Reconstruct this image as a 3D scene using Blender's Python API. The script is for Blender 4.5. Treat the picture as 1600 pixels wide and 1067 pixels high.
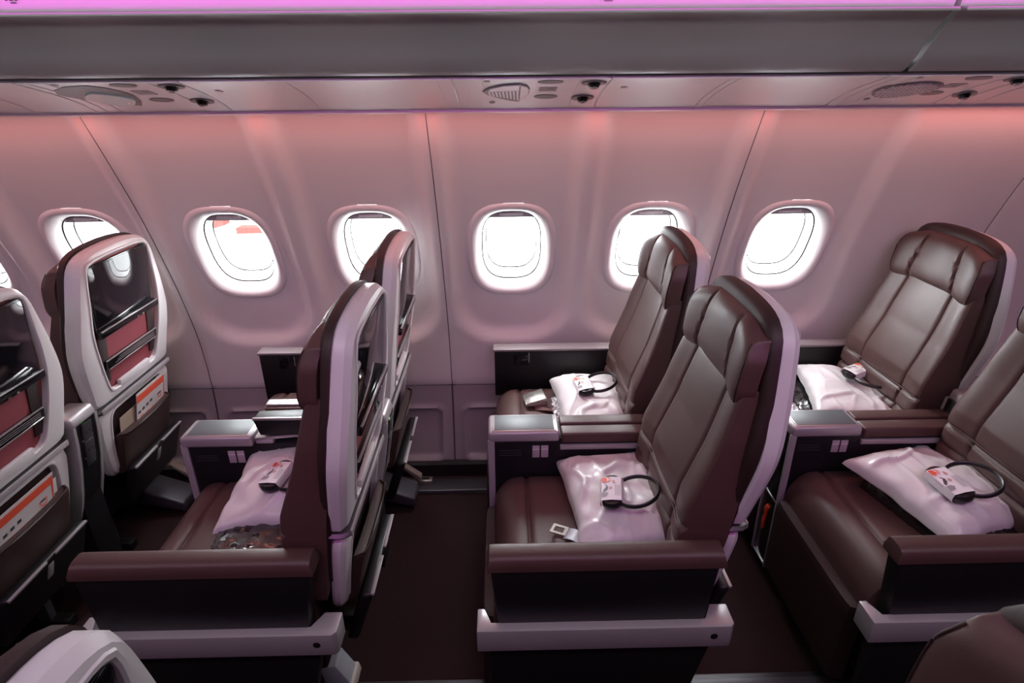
import bpy, bmesh, math, random
from mathutils import Vector, Matrix, noise
random.seed(7)
S = bpy.context.scene
COL = S.collection
for o in list(bpy.data.objects): bpy.data.objects.remove(o)

# ------------------------------------------------------------------ camera
cam = bpy.data.cameras.new('camera'); camo = bpy.data.objects.new('camera', cam); COL.objects.link(camo)
cam.sensor_width = 36.0; cam.lens = 920.0 / 1600 * 36; cam.clip_start = 0.01
PITCH, YAW, ROLL = math.radians(23.5), math.radians(0.9), math.radians(0.5)
fw = Vector((math.sin(YAW) * math.cos(PITCH), math.cos(YAW) * math.cos(PITCH), -math.sin(PITCH)))
rt = Vector((math.cos(YAW), -math.sin(YAW), 0)); dn = fw.cross(rt)
r2 = rt * math.cos(ROLL) + dn * math.sin(ROLL); d2 = -rt * math.sin(ROLL) + dn * math.cos(ROLL)
mw = Matrix((r2, -d2, -fw)).transposed().to_4x4(); mw.translation = Vector((-0.037, 0, 1.65))
camo.matrix_world = mw
S.camera = camo

# ------------------------------------------------------------------ world, lamps, exposure
S.view_settings.view_transform = 'Standard'; S.view_settings.look = 'None'
S.view_settings.gamma = 1; S.view_settings.use_curve_mapping = False
S.view_settings.exposure = 0.45
W = bpy.data.worlds.new('overcast_sky'); S.world = W; W.use_nodes = True
bg = W.node_tree.nodes['Background']; bg.inputs[0].default_value = (0.93, 0.97, 1.0, 1); bg.inputs[1].default_value = 30.0

def area(name, loc, aim, sx, sy, power, col, spread=None, portal=False):
    l = bpy.data.lights.new(name, 'AREA'); l.shape = 'RECTANGLE'; l.size = sx; l.size_y = sy
    l.energy = power; l.color = col
    if spread: l.spread = math.radians(spread)
    if portal: l.cycles.is_portal = True
    o = bpy.data.objects.new(name, l); COL.objects.link(o); o.location = loc
    d = (Vector(aim) - Vector(loc)).normalized()
    # local x stays along the cabin axis
    z = -d; x = Vector((1, 0, 0)); y = z.cross(x).normalized(); x = y.cross(z)
    o.rotation_euler = Matrix((x, y, z)).transposed().to_euler()
    return o
MAG = (1.0, 0.30, 0.95); SALMON = (1.0, 0.34, 0.30)
area('ceiling_mood_light', (0, -0.12, 1.97), (0, 1.1, 1.02), 5.2, 0.08, 2.7, (1.0, 0.15, 0.92), spread=74)
area('neutral_fill_light', (0, 0.35, 2.15), (0, 1.5, 0.6), 5.2, 0.25, 14, (0.97, 1.0, 0.98))  # added neutral fill, stands in for daylight from the unbuilt opposite windows
area('sidewall_wash_light', (0, 1.905, 1.568), (0, 2.05, 0.9), 5.4, 0.02, 5.5, (1.0, 0.32, 0.28))
area('bin_edge_light', (0, 1.462, 1.7995), (0, 1.47, 2.0), 5.4, 0.012, 1.3, (1.0, 0.05, 0.90))

# ------------------------------------------------------------------ materials
MATS = {}
def mat(name, col, rough=0.5, metal=0.0, vary=0.0, scale=40, bump=0.0, bscale=200, coat=0.0, emit=None, estr=0, spec=0.5, sheen=0):
    m = bpy.data.materials.new(name); m.use_nodes = True; nt = m.node_tree
    b = nt.nodes['Principled BSDF']; b.inputs['Base Color'].default_value = (*col, 1)
    b.inputs['Roughness'].default_value = rough; b.inputs['Metallic'].default_value = metal
    b.inputs['Coat Weight'].default_value = coat; b.inputs['Coat Roughness'].default_value = 0.12
    b.inputs['Specular IOR Level'].default_value = spec
    if sheen: b.inputs['Sheen Weight'].default_value = sheen
    tc = nt.nodes.new('ShaderNodeTexCoord')
    if vary:
        n = nt.nodes.new('ShaderNodeTexNoise'); n.inputs['Scale'].default_value = scale; n.inputs['Detail'].default_value = 4
        nt.links.new(tc.outputs['Object'], n.inputs['Vector'])
        mx = nt.nodes.new('ShaderNodeMix'); mx.data_type = 'RGBA'
        mx.inputs['A'].default_value = (*[c * (1 - vary) for c in col], 1)
        mx.inputs['B'].default_value = (*[min(1, c * (1 + vary)) for c in col], 1)
        nt.links.new(n.outputs['Fac'], mx.inputs['Factor']); nt.links.new(mx.outputs['Result'], b.inputs['Base Color'])
    if bump:
        n2 = nt.nodes.new('ShaderNodeTexNoise'); n2.inputs['Scale'].default_value = bscale; n2.inputs['Detail'].default_value = 3
        nt.links.new(tc.outputs['Object'], n2.inputs['Vector'])
        bp = nt.nodes.new('ShaderNodeBump'); bp.inputs['Strength'].default_value = bump; bp.inputs['Distance'].default_value = 0.002
        nt.links.new(n2.outputs['Fac'], bp.inputs['Height']); nt.links.new(bp.outputs['Normal'], b.inputs['Normal'])
    if emit:
        b.inputs['Emission Color'].default_value = (*emit, 1); b.inputs['Emission Strength'].default_value = estr
    MATS[name] = m; return m
mat('leather', (0.076, 0.038, 0.034), 0.46, vary=0.10, scale=15, bump=0.12, bscale=420)
mat('leather_dark', (0.024, 0.0095, 0.009), 0.55, vary=0.12, scale=20, bump=0.12, bscale=420)
mat('pocket', (0.040, 0.020, 0.018), 0.5, vary=0.1, scale=20, bump=0.12, bscale=420)
mat('ledge', (0.26, 0.22, 0.23), 0.4, metal=0.2)
mat('stitch', (0.13, 0.085, 0.075), 0.7)
mat('shell', (0.62, 0.60, 0.61), 0.38, vary=0.02, scale=8)
mat('silver', (0.55, 0.54, 0.55), 0.30, metal=0.75)
mat('silver_paint', (0.42, 0.40, 0.41), 0.36, metal=0.35)
mat('band', (0.11, 0.105, 0.11), 0.35, metal=0.6)
mat('black', (0.0055, 0.0055, 0.0065), 0.45, vary=0.2, scale=60)
mat('black_gloss', (0.008, 0.008, 0.009), 0.12)
mat('screen', (0.006, 0.006, 0.008), 0.03, spec=0.8)
mat('maroon', (0.22, 0.035, 0.05), 0.6, vary=0.1, scale=30, bump=0.1, bscale=600)
mat('wall', (0.68, 0.645, 0.645), 0.42, vary=0.015, scale=5)
mat('bezel', (0.72, 0.68, 0.68), 0.35)
mat('reveal', (0.80, 0.80, 0.80), 0.4)
mat('dado', (0.36, 0.325, 0.335), 0.5, vary=0.03, scale=20)
mat('dark_gap', (0.012, 0.010, 0.011), 0.7)
mat('bin', (0.50, 0.49, 0.495), 0.36, metal=0.3, vary=0.03, scale=6)
mat('door', (0.72, 0.70, 0.72), 0.4)
mat('psu', (0.88, 0.89, 0.90), 0.36, metal=0.6)
mat('psu_line', (0.95, 0.95, 0.95), 0.35)
mat('psu_grey', (0.30, 0.29, 0.30), 0.4)
mat('carpet', (0.030, 0.0155, 0.0155), 0.95, vary=0.5, scale=260, bump=0.6, bscale=500, spec=0.1)
mat('track', (0.06, 0.055, 0.06), 0.4, metal=0.5)
mat('plate', (0.10, 0.115, 0.12), 0.48, metal=0.2, vary=0.06, scale=60)
mat('tan', (0.36, 0.31, 0.26), 0.45, metal=0.3)
mat('steel_grey', (0.085, 0.085, 0.095), 0.4, metal=0.3)
mat('pale_grey', (0.42, 0.47, 0.50), 0.4)
mat('cream', (0.62, 0.58, 0.50), 0.5)
mat('film', (0.66, 0.64, 0.64), 0.40, coat=0.25, vary=0.02, scale=12, bump=0.25, bscale=60)
mat('film_print', (0.80, 0.79, 0.80), 0.35)
mat('blanket', (0.009, 0.008, 0.0085), 0.22, coat=0.8, vary=0.2, scale=30, bump=0.9, bscale=28)
mat('seam', (0.10, 0.075, 0.075), 0.6)
mat('gasket', (0.008, 0.008, 0.009), 1.0, spec=0.0)
mat('clear_plastic', (0.45, 0.43, 0.44), 0.08, coat=1.0, vary=0.7, scale=70, bump=1.0, bscale=120)
mat('hp_black', (0.010, 0.010, 0.011), 0.35)
mat('red_print', (0.75, 0.10, 0.05), 0.5)
mat('pink_print', (0.72, 0.32, 0.28), 0.5)
mat('skin_print', (0.55, 0.33, 0.27), 0.5)
mat('dark_print', (0.05, 0.05, 0.06), 0.5)
mat('grey_print', (0.30, 0.28, 0.29), 0.5)
mat('paper', (0.62, 0.58, 0.58), 0.5)
mat('kraft', (0.36, 0.28, 0.22), 0.6)
mat('belt', (0.10, 0.035, 0.035), 0.7, bump=0.5, bscale=700)
mat('buckle', (0.55, 0.55, 0.50), 0.25, metal=0.8)
mat('button', (0.42, 0.38, 0.40), 0.4)
mat('icon', (0.70, 0.64, 0.66), 0.4)
mat('vent', (0.035, 0.035, 0.04), 0.4)
mat('led_green', (0.1, 0.6, 0.15), 0.4, emit=(0.1, 1, 0.2), estr=2.0)
mat('sign_lens', (0.35, 0.44, 0.46), 0.15, emit=(0.75, 0.95, 1.0), estr=0.05)
mat('sign_icon', (0.9, 0.35, 0.15), 0.4, emit=(1.0, 0.45, 0.2), estr=0.7)
mat('red_tag', (0.70, 0.07, 0.02), 0.5)
mat('shade', (0.42, 0.38, 0.40), 0.5)
mat('jet_red', (0.046, 0.017, 0.015), 1.0, spec=0.0)
mat('apron', (0.16, 0.16, 0.16), 0.8, vary=0.05, scale=1)
mat('sign_text', (0.02, 0.01, 0.02), 0.5)
def glass():
    m = bpy.data.materials.new('glass'); m.use_nodes = True; nt = m.node_tree; nt.nodes.clear()
    o = nt.nodes.new('ShaderNodeOutputMaterial'); t = nt.nodes.new('ShaderNodeBsdfTransparent')
    g = nt.nodes.new('ShaderNodeBsdfGlossy'); g.inputs['Roughness'].default_value = 0.03
    x = nt.nodes.new('ShaderNodeMixShader'); x.inputs[0].default_value = 0.05
    nt.links.new(t.outputs[0], x.inputs[1]); nt.links.new(g.outputs[0], x.inputs[2]); nt.links.new(x.outputs[0], o.inputs[0])
    MATS['glass'] = m
glass()

# ------------------------------------------------------------------ helpers
def lerp(a, b, t): return a + (b - a) * t
def interp(x, xs, ys):
    if x <= xs[0]: return ys[0]
    for i in range(1, len(xs)):
        if x <= xs[i]: return lerp(ys[i-1], ys[i], (x - xs[i-1]) / (xs[i] - xs[i-1]))
    return ys[-1]
def sstep(a, b, x):
    t = min(1, max(0, (x - a) / (b - a))); return t * t * (3 - 2 * t)
def finish(bm, name, m, parent=None, smooth=38, recalc=True):
    if recalc: bmesh.ops.recalc_face_normals(bm, faces=bm.faces)
    if smooth:
        a = math.radians(smooth)
        for f in bm.faces: f.smooth = True
        for e in bm.edges:
            if len(e.link_faces) == 2 and e.calc_face_angle(0) > a: e.smooth = False
    me = bpy.data.meshes.new(name); bm.to_mesh(me); bm.free()
    for mm in (m if isinstance(m, (list, tuple)) else [m]): me.materials.append(MATS[mm])
    o = bpy.data.objects.new(name, me); COL.objects.link(o)
    if parent is not None: o.parent = parent
    return o
def tag(o, label=None, cat=None, group=None, kind=None):
    if label: o['label'] = label
    if cat: o['category'] = cat
    if group: o['group'] = group
    if kind: o['kind'] = kind
    return o
def empty(name, loc, label=None, cat=None, group=None, kind=None):
    o = bpy.data.objects.new(name, None); COL.objects.link(o); o.location = loc; o.empty_display_size = 0.1
    return tag(o, label, cat, group, kind)
def add_box(bm, x0, x1, y0, y1, z0, z1, bev=0.0, seg=2):
    vs = [bm.verts.new((x, y, z)) for x in (x0, x1) for y in (y0, y1) for z in (z0, z1)]
    idx = [(0, 1, 3, 2), (4, 6, 7, 5), (0, 4, 5, 1), (2, 3, 7, 6), (0, 2, 6, 4), (1, 5, 7, 3)]
    fs = [bm.faces.new([vs[i] for i in q]) for q in idx]
    if bev:
        es = list({e for f in fs for e in f.edges})
        r = bmesh.ops.bevel(bm, geom=es, offset=bev, segments=seg, profile=0.5, affect='EDGES')
        return list({v for f in r['faces'] for v in f.verts} | {v for v in vs if v.is_valid})
    return vs
def box(name, m, parent, x0, x1, y0, y1, z0, z1, bev=0.003, seg=2):
    bm = bmesh.new(); add_box(bm, x0, x1, y0, y1, z0, z1, bev, seg); return finish(bm, name, m, parent)
def hexa(name, m, parent, P, bev=0.003, seg=2):
    """8 corner points ordered x(2) y(2) z(2)"""
    bm = bmesh.new(); vs = [bm.verts.new(p) for p in P]
    for q in [(0, 1, 3, 2), (4, 6, 7, 5), (0, 4, 5, 1), (2, 3, 7, 6), (0, 2, 6, 4), (1, 5, 7, 3)]: bm.faces.new([vs[i] for i in q])
    if bev: bmesh.ops.bevel(bm, geom=list(bm.edges), offset=bev, segments=seg, profile=0.5, affect='EDGES')
    return finish(bm, name, m, parent)
def add_tube(bm, pts, r, n=8, cap=True, flat=1.0):
    rings = []; pts = [Vector(p) for p in pts]; up = Vector((0, 0, 1))
    for i, p in enumerate(pts):
        t = (pts[min(i+1, len(pts)-1)] - pts[max(i-1, 0)]).normalized()
        a = t.cross(up) if abs(t.z) < 0.95 else t.cross(Vector((1, 0, 0))); a.normalize(); b = a.cross(t)
        rr = r[i] if isinstance(r, (list, tuple)) else r
        rings.append([bm.verts.new(p + (a * math.cos(2*math.pi*k/n) + b * math.sin(2*math.pi*k/n) * flat) * rr) for k in range(n)])
    for A, B in zip(rings, rings[1:]):
        for k in range(n): bm.faces.new((A[k], A[(k+1) % n], B[(k+1) % n], B[k]))
    if cap: bm.faces.new(rings[0][::-1]); bm.faces.new(rings[-1])
def tube(name, m, parent, pts, r, n=8, flat=1.0):
    bm = bmesh.new(); add_tube(bm, pts, r, n, True, flat); return finish(bm, name, m, parent, 60)
def grid_solid(name, F, B, m, parent=None, smooth=40):
    bm = bmesh.new(); nr, nc = len(F), len(F[0])
    f = [[bm.verts.new(p) for p in r] for r in F]; b = [[bm.verts.new(p) for p in r] for r in B]
    for i in range(nr - 1):
        for j in range(nc - 1):
            bm.faces.new((f[i][j], f[i][j+1], f[i+1][j+1], f[i+1][j])); bm.faces.new((b[i][j], b[i+1][j], b[i+1][j+1], b[i][j+1]))
    for i in range(nr - 1):
        for j in (0, nc - 1): bm.faces.new((f[i][j], f[i+1][j], b[i+1][j], b[i][j]))
    for j in range(nc - 1):
        for i in (0, nr - 1): bm.faces.new((f[i][j], f[i][j+1], b[i][j+1], b[i][j]))
    return finish(bm, name, m, parent, smooth)
def loops(name, L, m, parent=None, cap0=False, cap1=False, smooth=40, closed=True):
    """L: list of loops (same count) -> skinned surface"""
    bm = bmesh.new(); V = [[bm.verts.new(p) for p in l] for l in L]; n = len(V[0])
    for A, B in zip(V, V[1:]):
        for k in range(n if closed else n - 1): bm.faces.new((A[k], A[(k+1) % n], B[(k+1) % n], B[k]))
    for c, l in ((cap0, V[0]), (cap1, V[-1])):
        if c:   # ladder cap for a loop symmetric in order (top centre first)
            h = n // 2
            for k in range(h):
                a, b_, c_, d = l[k], l[(k+1) % n], l[(n-k-1) % n], l[(n-k) % n]
                s = []
                for v in (a, b_, c_, d):
                    if v not in s: s.append(v)
                if len(s) >= 3:
                    try: bm.faces.new(s)
                    except ValueError: pass
    return finish(bm, name, m, parent, smooth)
def resample(half, n):
    P = [Vector((a, b)) for a, b in half]; d = [0]
    for i in range(1, len(P)): d.append(d[-1] + (P[i] - P[i-1]).length)
    out = []
    for k in range(n + 1):
        s = d[-1] * k / n; i = 1
        while i < len(P) - 1 and d[i] < s: i += 1
        out.append(P[i-1].lerp(P[i], 0 if d[i] == d[i-1] else (s - d[i-1]) / (d[i] - d[i-1])))
    return out
def smooth_half(half, it=2):
    for _ in range(it):
        o = [half[0]]
        for a, b in zip(half, half[1:]):
            o += [(lerp(a[0], b[0], .25), lerp(a[1], b[1], .25)), (lerp(a[0], b[0], .75), lerp(a[1], b[1], .75))]
        o.append(half[-1]); half = o
    return half
def full(halfv):
    """right half from top centre to bottom centre -> closed loop (y, z)"""
    return [(p[0], p[1]) for p in halfv] + [(-p[0], p[1]) for p in reversed(halfv[1:-1])]
def se(u, n=6): return max(0.0, 1 - abs(u) ** n) ** (1.0 / n)
def edge_samples(n, extra=()):
    u = [math.sin(math.pi / 2 * (2 * k / n - 1)) * 0.6 + (2 * k / n - 1) * 0.4 for k in range(n + 1)]
    return sorted(set(round(x, 5) for x in u + list(extra)))
def copy_thing(o, parent=None):
    c = o.copy(); COL.objects.link(c); c.parent = parent
    for ch in list(o.children): copy_thing(ch, c)
    return c
def oval_loop(cx, cy, a, b, n=24, p=2.0):
    out = []
    for k in range(n):
        t = 2 * math.pi * k / n; c, s = math.cos(t), math.sin(t)
        out.append((cx + a * math.copysign(abs(c) ** (2 / p), c), cy + b * math.copysign(abs(s) ** (2 / p), s)))
    return out

# ------------------------------------------------------------------ the setting
ZP = [-0.05, 0.06, 0.25, 0.42, 0.65, 0.85, 1.075, 1.30, 1.60, 1.75]
YP = [2.26, 2.285, 2.325, 2.34, 2.325, 2.277, 2.20, 2.105, 1.95, 1.865]
def cat(x, xs, ys):
    i = 1
    while i < len(xs) - 1 and x > xs[i]: i += 1
    i0, i1, i2, i3 = max(i-2, 0), i-1, i, min(i+1, len(xs)-1)
    t = (x - xs[i1]) / (xs[i2] - xs[i1]); h = xs[i2] - xs[i1]
    m1 = (ys[i2] - ys[i0]) / (xs[i2] - xs[i0]) * h; m2 = (ys[i3] - ys[i1]) / (xs[i3] - xs[i1]) * h
    return (2*t**3-3*t**2+1)*ys[i1] + (t**3-2*t**2+t)*m1 + (-2*t**3+3*t**2)*ys[i2] + (t**3-t**2)*m2
def wallY(z): return cat(z, ZP, YP)
WX = [-2.133, -1.6, -1.067, -0.533, 0.0, 0.533, 1.067, 1.6 + .10]
WZ = 1.056
SEAMS = [-2.40, -1.335, -0.27, 0.795, 1.80, 2.865]
WINX = [-2.133, -1.6, -1.067, -0.533, 0.0, 0.533, 1.067]
def scoop(X, Z):
    best = 0
    for w in WINX:
        hw, r = 0.245, 0.19
        qx = abs(X - w) - (hw - r); qz = (0.64 + r) - Z
        d = math.hypot(max(qx, 0), max(qz, 0)) + min(max(qx, qz), 0) - r
        best = max(best, 1 - sstep(-0.055, 0.005, d))
    return best * (1 - 0.25 * sstep(1.35, 1.6, Z))
floor_bm = bmesh.new(); add_box(floor_bm, -3.2, 3.2, -2.4, 2.45, -0.06, 0, 0)
tag(finish(floor_bm, 'floor', 'carpet', smooth=0), 'dark maroon cabin carpet under the seats', kind='structure')

wall = empty('wall_left', (0, 2.3, 0), 'curved pale sidewall lining of the cabin with window bays', kind='structure')
wall.location = (0, 0, 0)
NZ = 72
zs = [0.424 + (1.70 - 0.424) * k / NZ for k in range(NZ + 1)]
HW, HH = 0.152, 0.194     # hole half size in the lining (covered by the window frame)
for a, b in zip(SEAMS, SEAMS[1:]):
    bm = bmesh.new(); x0, x1 = a + 0.0018, b - 0.0018
    n = int((x1 - x0) / 0.018); grid = []
    for z in zs:
        row = []
        for k in range(n + 1):
            x = lerp(x0, x1, k / n); e = min(x - x0, x1 - x)
            y = wallY(z) + 0.048 * scoop(x, z) + 0.005 * (1 - sstep(0, 0.010, e)) + 0.006 * (1 - sstep(0, 0.02, z - 0.424))
            row.append(bm.verts.new((x, y, z)))
        grid.append(row)
    for i in range(NZ):
        for k in range(n):
            c = (grid[i][k].co + grid[i+1][k+1].co) / 2
            inside = any(abs((c.x - w) / HW) ** 2.6 + abs((c.z - WZ) / HH) ** 2.6 < 1 for w in WINX)
            if not inside: bm.faces.new((grid[i][k], grid[i][k+1], grid[i+1][k+1], grid[i+1][k]))
    for v in [v for v in bm.verts if not v.link_faces]: bm.verts.remove(v)
    finish(bm, 'wall_panel', 'wall', wall, 60)
    # dado panel below
    bm = bmesh.new(); g2 = []; nd, nz2 = int((x1 - x0) / 0.011), 34
    for i in range(nz2 + 1):
        z = lerp(0.06, 0.4215, i / nz2); row = []
        for k in range(nd + 1):
            x = lerp(x0 + 0.002, x1 - 0.002, k / nd); cx = (x0 + x1) / 2; hwx = (x1 - x0) / 2 - 0.045
            qx = abs(x - cx) - (hwx - 0.03); qz = abs(z - 0.190) - (0.125 - 0.03)
            d = math.hypot(max(qx, 0), max(qz, 0)) + min(max(qx, qz), 0) - 0.03
            bump = -0.012 * math.exp(-(d / 0.009) ** 2) + 0.008 * (1 - sstep(-0.022, -0.006, d))
            row.append(bm.verts.new((x, wallY(z) + 0.006 + bump, z)))
        g2.append(row)
    for i in range(nz2):
        for k in range(nd): bm.faces.new((g2[i][k], g2[i][k+1], g2[i+1][k+1], g2[i+1][k]))
    finish(bm, 'dado_panel', 'dado', wall, 60)
# outer skin behind the lining (keeps daylight out of the joints); has the same window openings
bm = bmesh.new(); cols = []
nx = 340
for i in range(61):
    z = lerp(-0.05, 1.75, i / 60); cols.append([bm.verts.new((lerp(-3.2, 3.2, k / nx), wallY(z) + 0.145, z)) for k in range(nx + 1)])
for i in range(60):
    for k in range(nx):
        c = (cols[i][k].co + cols[i+1][k+1].co) / 2
        if not any(abs((c.x - w) / (HW + .020)) ** 2.6 + abs((c.z - WZ) / (HH + .03)) ** 2.6 < 1 for w in WINX):
            bm.faces.new((cols[i][k], cols[i][k+1], cols[i+1][k+1], cols[i+1][k]))
for v in [v for v in bm.verts if not v.link_faces]: bm.verts.remove(v)
finish(bm, 'fuselage_skin', 'dark_gap', wall, 60)
for s in SEAMS[1:-1]:
    bm = bmesh.new(); rows = [[bm.verts.new((s + dx, wallY(z) + 0.012, z)) for dx in (-0.006, 0.006)] for z in [0.06 + 1.6 * k / 40 for k in range(41)]]
    for A, B in zip(rows, rows[1:]): bm.faces.new((A[0], A[1], B[1], B[0]))
    finish(bm, 'seam_strip', 'seam', wall, 60)
# black kick channel at the foot of the wall
tag(box('baseboard_left', 'dark_gap', None, -3.2, 3.2, 2.25, 2.36, 0.0, 0.062, 0), 'black gap channel along the foot of the sidewall', kind='structure')
# rest of the cabin tube (out of view, closes the room)
tag(box('ceiling', 'wall', None, -3.2, 3.2, -2.4, 1.70, 2.20, 2.24, 0), 'pale cabin ceiling above the aisle', kind='structure')
bm = bmesh.new(); rr = [[bm.verts.new((x, -wallY(min(z, 1.74)) - 0.0, z)) for x in (-3.2, 3.2)] for z in [-.05 + 2.27 * k / 24 for k in range(25)]]
for A, B in zip(rr, rr[1:]): bm.faces.new((A[0], A[1], B[1], B[0]))
o = tag(finish(bm, 'wall_right', 'wall', None, 60), 'pale sidewall on the far side of the cabin', kind='structure')
for nm, x0, x1 in (('wall_front', -3.24, -3.2), ('wall_rear', 3.2, 3.24)):
    tag(box(nm, 'wall', None, x0, x1, -2.4, 2.45, -0.06, 2.24, 0), 'plain cabin partition', kind='structure')

tag(box('trim_3', 'bin', None, -3.1, 3.1, -1.0, -0.14, 1.93, 2.2, 0.02), 'soffit of the centre bins above the camera', kind='structure')

# windows
tilt = math.atan2(wallY(WZ - .19) - wallY(WZ + .19), .38)
tz = Vector((0, -math.sin(tilt), math.cos(tilt))); tn = Vector((0, math.cos(tilt), math.sin(tilt)))   # up along wall, outward
def wloop(cx, a, b, depth, n=48, p=2.9, dz=0.0):
    c0 = Vector((cx, wallY(WZ) + 0.046, WZ))
    return [tuple(c0 + Vector((1, 0, 0)) * x + tz * (y + dz) + tn * depth) for x, y in oval_loop(0, 0, a, b, n, p)]
def make_window(i, cx):
    r = empty('window_%d' % i, (0, 0, 0), kind='structure')
    L = [wloop(cx, .178, .222, 0.020), wloop(cx, .172, .216, -0.004), wloop(cx, .164, .208, -0.010), wloop(cx, .156, .200, -0.011), wloop(cx, .148, .191, -0.007),
         wloop(cx, .134, .177, 0.006), wloop(cx, .122, .165, 0.024), wloop(cx, .117, .160, 0.036), wloop(cx, .121, .164, 0.042)]
    loops('window_frame', L, 'bezel', r, smooth=70)
    L = [wloop(cx, .121, .164, 0.039), wloop(cx, .115, .157, 0.039), wloop(cx, .108, .147, 0.062), wloop(cx, .101, .138, 0.085), wloop(cx, .205, .262, 0.089)]
    loops('window_reveal', L, 'reveal', r, smooth=50)
    bm = bmesh.new(); bm.faces.new([bm.verts.new(p) for p in wloop(cx, .1025, .140, 0.083)]); finish(bm, 'pane', 'glass', r, 0)
    bm = bmesh.new(); bm.faces.new([bm.verts.new(p) for p in wloop(cx, .1165, .1590, 0.0405)]); finish(bm, 'dust_cover', 'glass', r, 0)
    for a_, b_, d_ in ((.1160, .1590, .038), (.1015, .1385, .083)):
        bm = bmesh.new(); P = wloop(cx, a_, b_, d_, 64); add_tube(bm, P + [P[0]], .0026, 6, False); finish(bm, 'gasket', 'gasket', r, 60)
    # blind pulled just into view, with its curved grip
    c0 = Vector((cx, wallY(WZ) + 0.046, WZ)); bm = bmesh.new()
    P = [(x, y) for x, y in oval_loop(0, 0, .1145, .1565, 48, 2.9) if y > .131]; P.sort()
    lo = [(-.095, .126), (.095, .126)]
    poly = [lo[1]] + P[::-1] + [lo[0]]
    for dpt in (0.043, 0.047):
        bm.faces.new([bm.verts.new(tuple(c0 + Vector((x, 0, 0)) + tz * y + tn * dpt)) for x, y in poly])
    sh = finish(bm, 'window_shade', 'shade', r, 0)
    bm = bmesh.new(); v = add_box(bm, -.045, .045, -.004, .004, -.007, .006, .003)
    o = finish(bm, 'shade_grip', 'bezel', sh); o.location = c0 + tz * .142 + tn * .042; o.rotation_euler = (tilt, 0, 0)
    area('window_daylight_%d' % i, c0 + tn * 0.20, c0, .36, .46, 1, (1, 1, 1), portal=True)
for i, cx in enumerate(WINX, 1): make_window(i, cx)

# ------------------------------------------------------------------ overhead bins, lower panels
def extrude_profile(name, prof, x0, x1, m, parent, nx=1, smooth=40, close=True):
    bm = bmesh.new(); A = [[bm.verts.new((lerp(x0, x1, k / nx), y, z)) for y, z in prof] for k in range(nx + 1)]
    n = len(prof)
    for a, b in zip(A, A[1:]):
        for k in range(n if close else n - 1): bm.faces.new((a[k], a[(k+1) % n], b[(k+1) % n], b[k]))
    if close: bm.faces.new(A[0][::-1]); bm.faces.new(A[-1])
    return finish(bm, name, m, parent, smooth)
def make_bin(x0, x1, label):
    b = empty('overhead_bin', ((x0 + x1) / 2, 1.6, 1.68), label, 'overhead bin', 'overhead bins above the window seats')
    cx = (x0 + x1) / 2
    lower = [(1.634, 1.673), (1.622, 1.676), (1.606, 1.685), (1.586, 1.705), (1.573, 1.721), (1.571, 1.7245), (1.540, 1.758), (1.512, 1.784), (1.494, 1.796), (1.481, 1.797), (1.470, 1.793), (1.467, 1.797), (1.472, 1.803), (1.50, 1.806), (1.60, 1.806), (1.66, 1.75), (1.66, 1.69)]
    o = extrude_profile('bin_trough', [(y - 1.6, z - 1.68) for y, z in lower], x0 - cx, x1 - cx, 'bin', b)
    bv = o.modifiers.new('round', 'BEVEL'); bv.width = 0.004; bv.segments = 2; bv.limit_method = 'ANGLE'; bv.angle_limit = math.radians(60)
    door = [(1.496, 1.806), (1.490, 1.83), (1.474, 1.88), (1.44, 1.96), (1.39, 2.04), (1.33, 2.10), (1.33, 2.12), (1.36, 2.12), (1.47, 2.0), (1.52, 1.9), (1.53, 1.806)]
    extrude_profile('bin_door', [(y - 1.6, z - 1.68) for y, z in door], x0 - cx, x1 - cx, 'door', b)
    ex = [(1.53, 1.806), (1.52, 1.9), (1.47, 2.0), (1.36, 2.12), (1.33, 2.12), (1.36, 2.2), (1.75, 2.2), (1.85, 1.75), (1.66, 1.75)]
    extrude_profile('bin_body', [(y - 1.6, z - 1.68) for y, z in ex], x0 - cx, x1 - cx, 'dark_gap', b)
    return b
make_bin(-3.15, 0.987, 'long grey overhead bin running over most of the windows')
make_bin(1.001, 3.15, 'short stretch of grey overhead bin at the right edge')
# seat row sign: only the feet of its characters show
b = empty('row_sign', (0, 0, 0)); b.location = (-1.1, 1.489, 1.826)
tag(b, 'dark printed row sign on the magenta lit bin door', 'sign')
for k, (x, w, sl) in enumerate([(-.008, .004, .003), (.001, .003, -.002), (.0055, .0025, 0), (.013, .004, .003)]):
    hexa('character_foot', 'sign_text', b, [(x + dx + (sl if dz else 0), dy, dz * .02 + .0015) for dx in (0, w) for dy in (-.001, .001) for dz in (0, 1)], 0)
box('underline', 'sign_text', b, .002, .014, -.001, .001, -.0035, -.002, 0)
b = tag(box('row_sign_line', 'sign_text', None, .197, .216, 1.4905, 1.4925, 1.8195, 1.8207, 0), 'short dark mark on the bin door above the middle window', 'sign')

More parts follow.
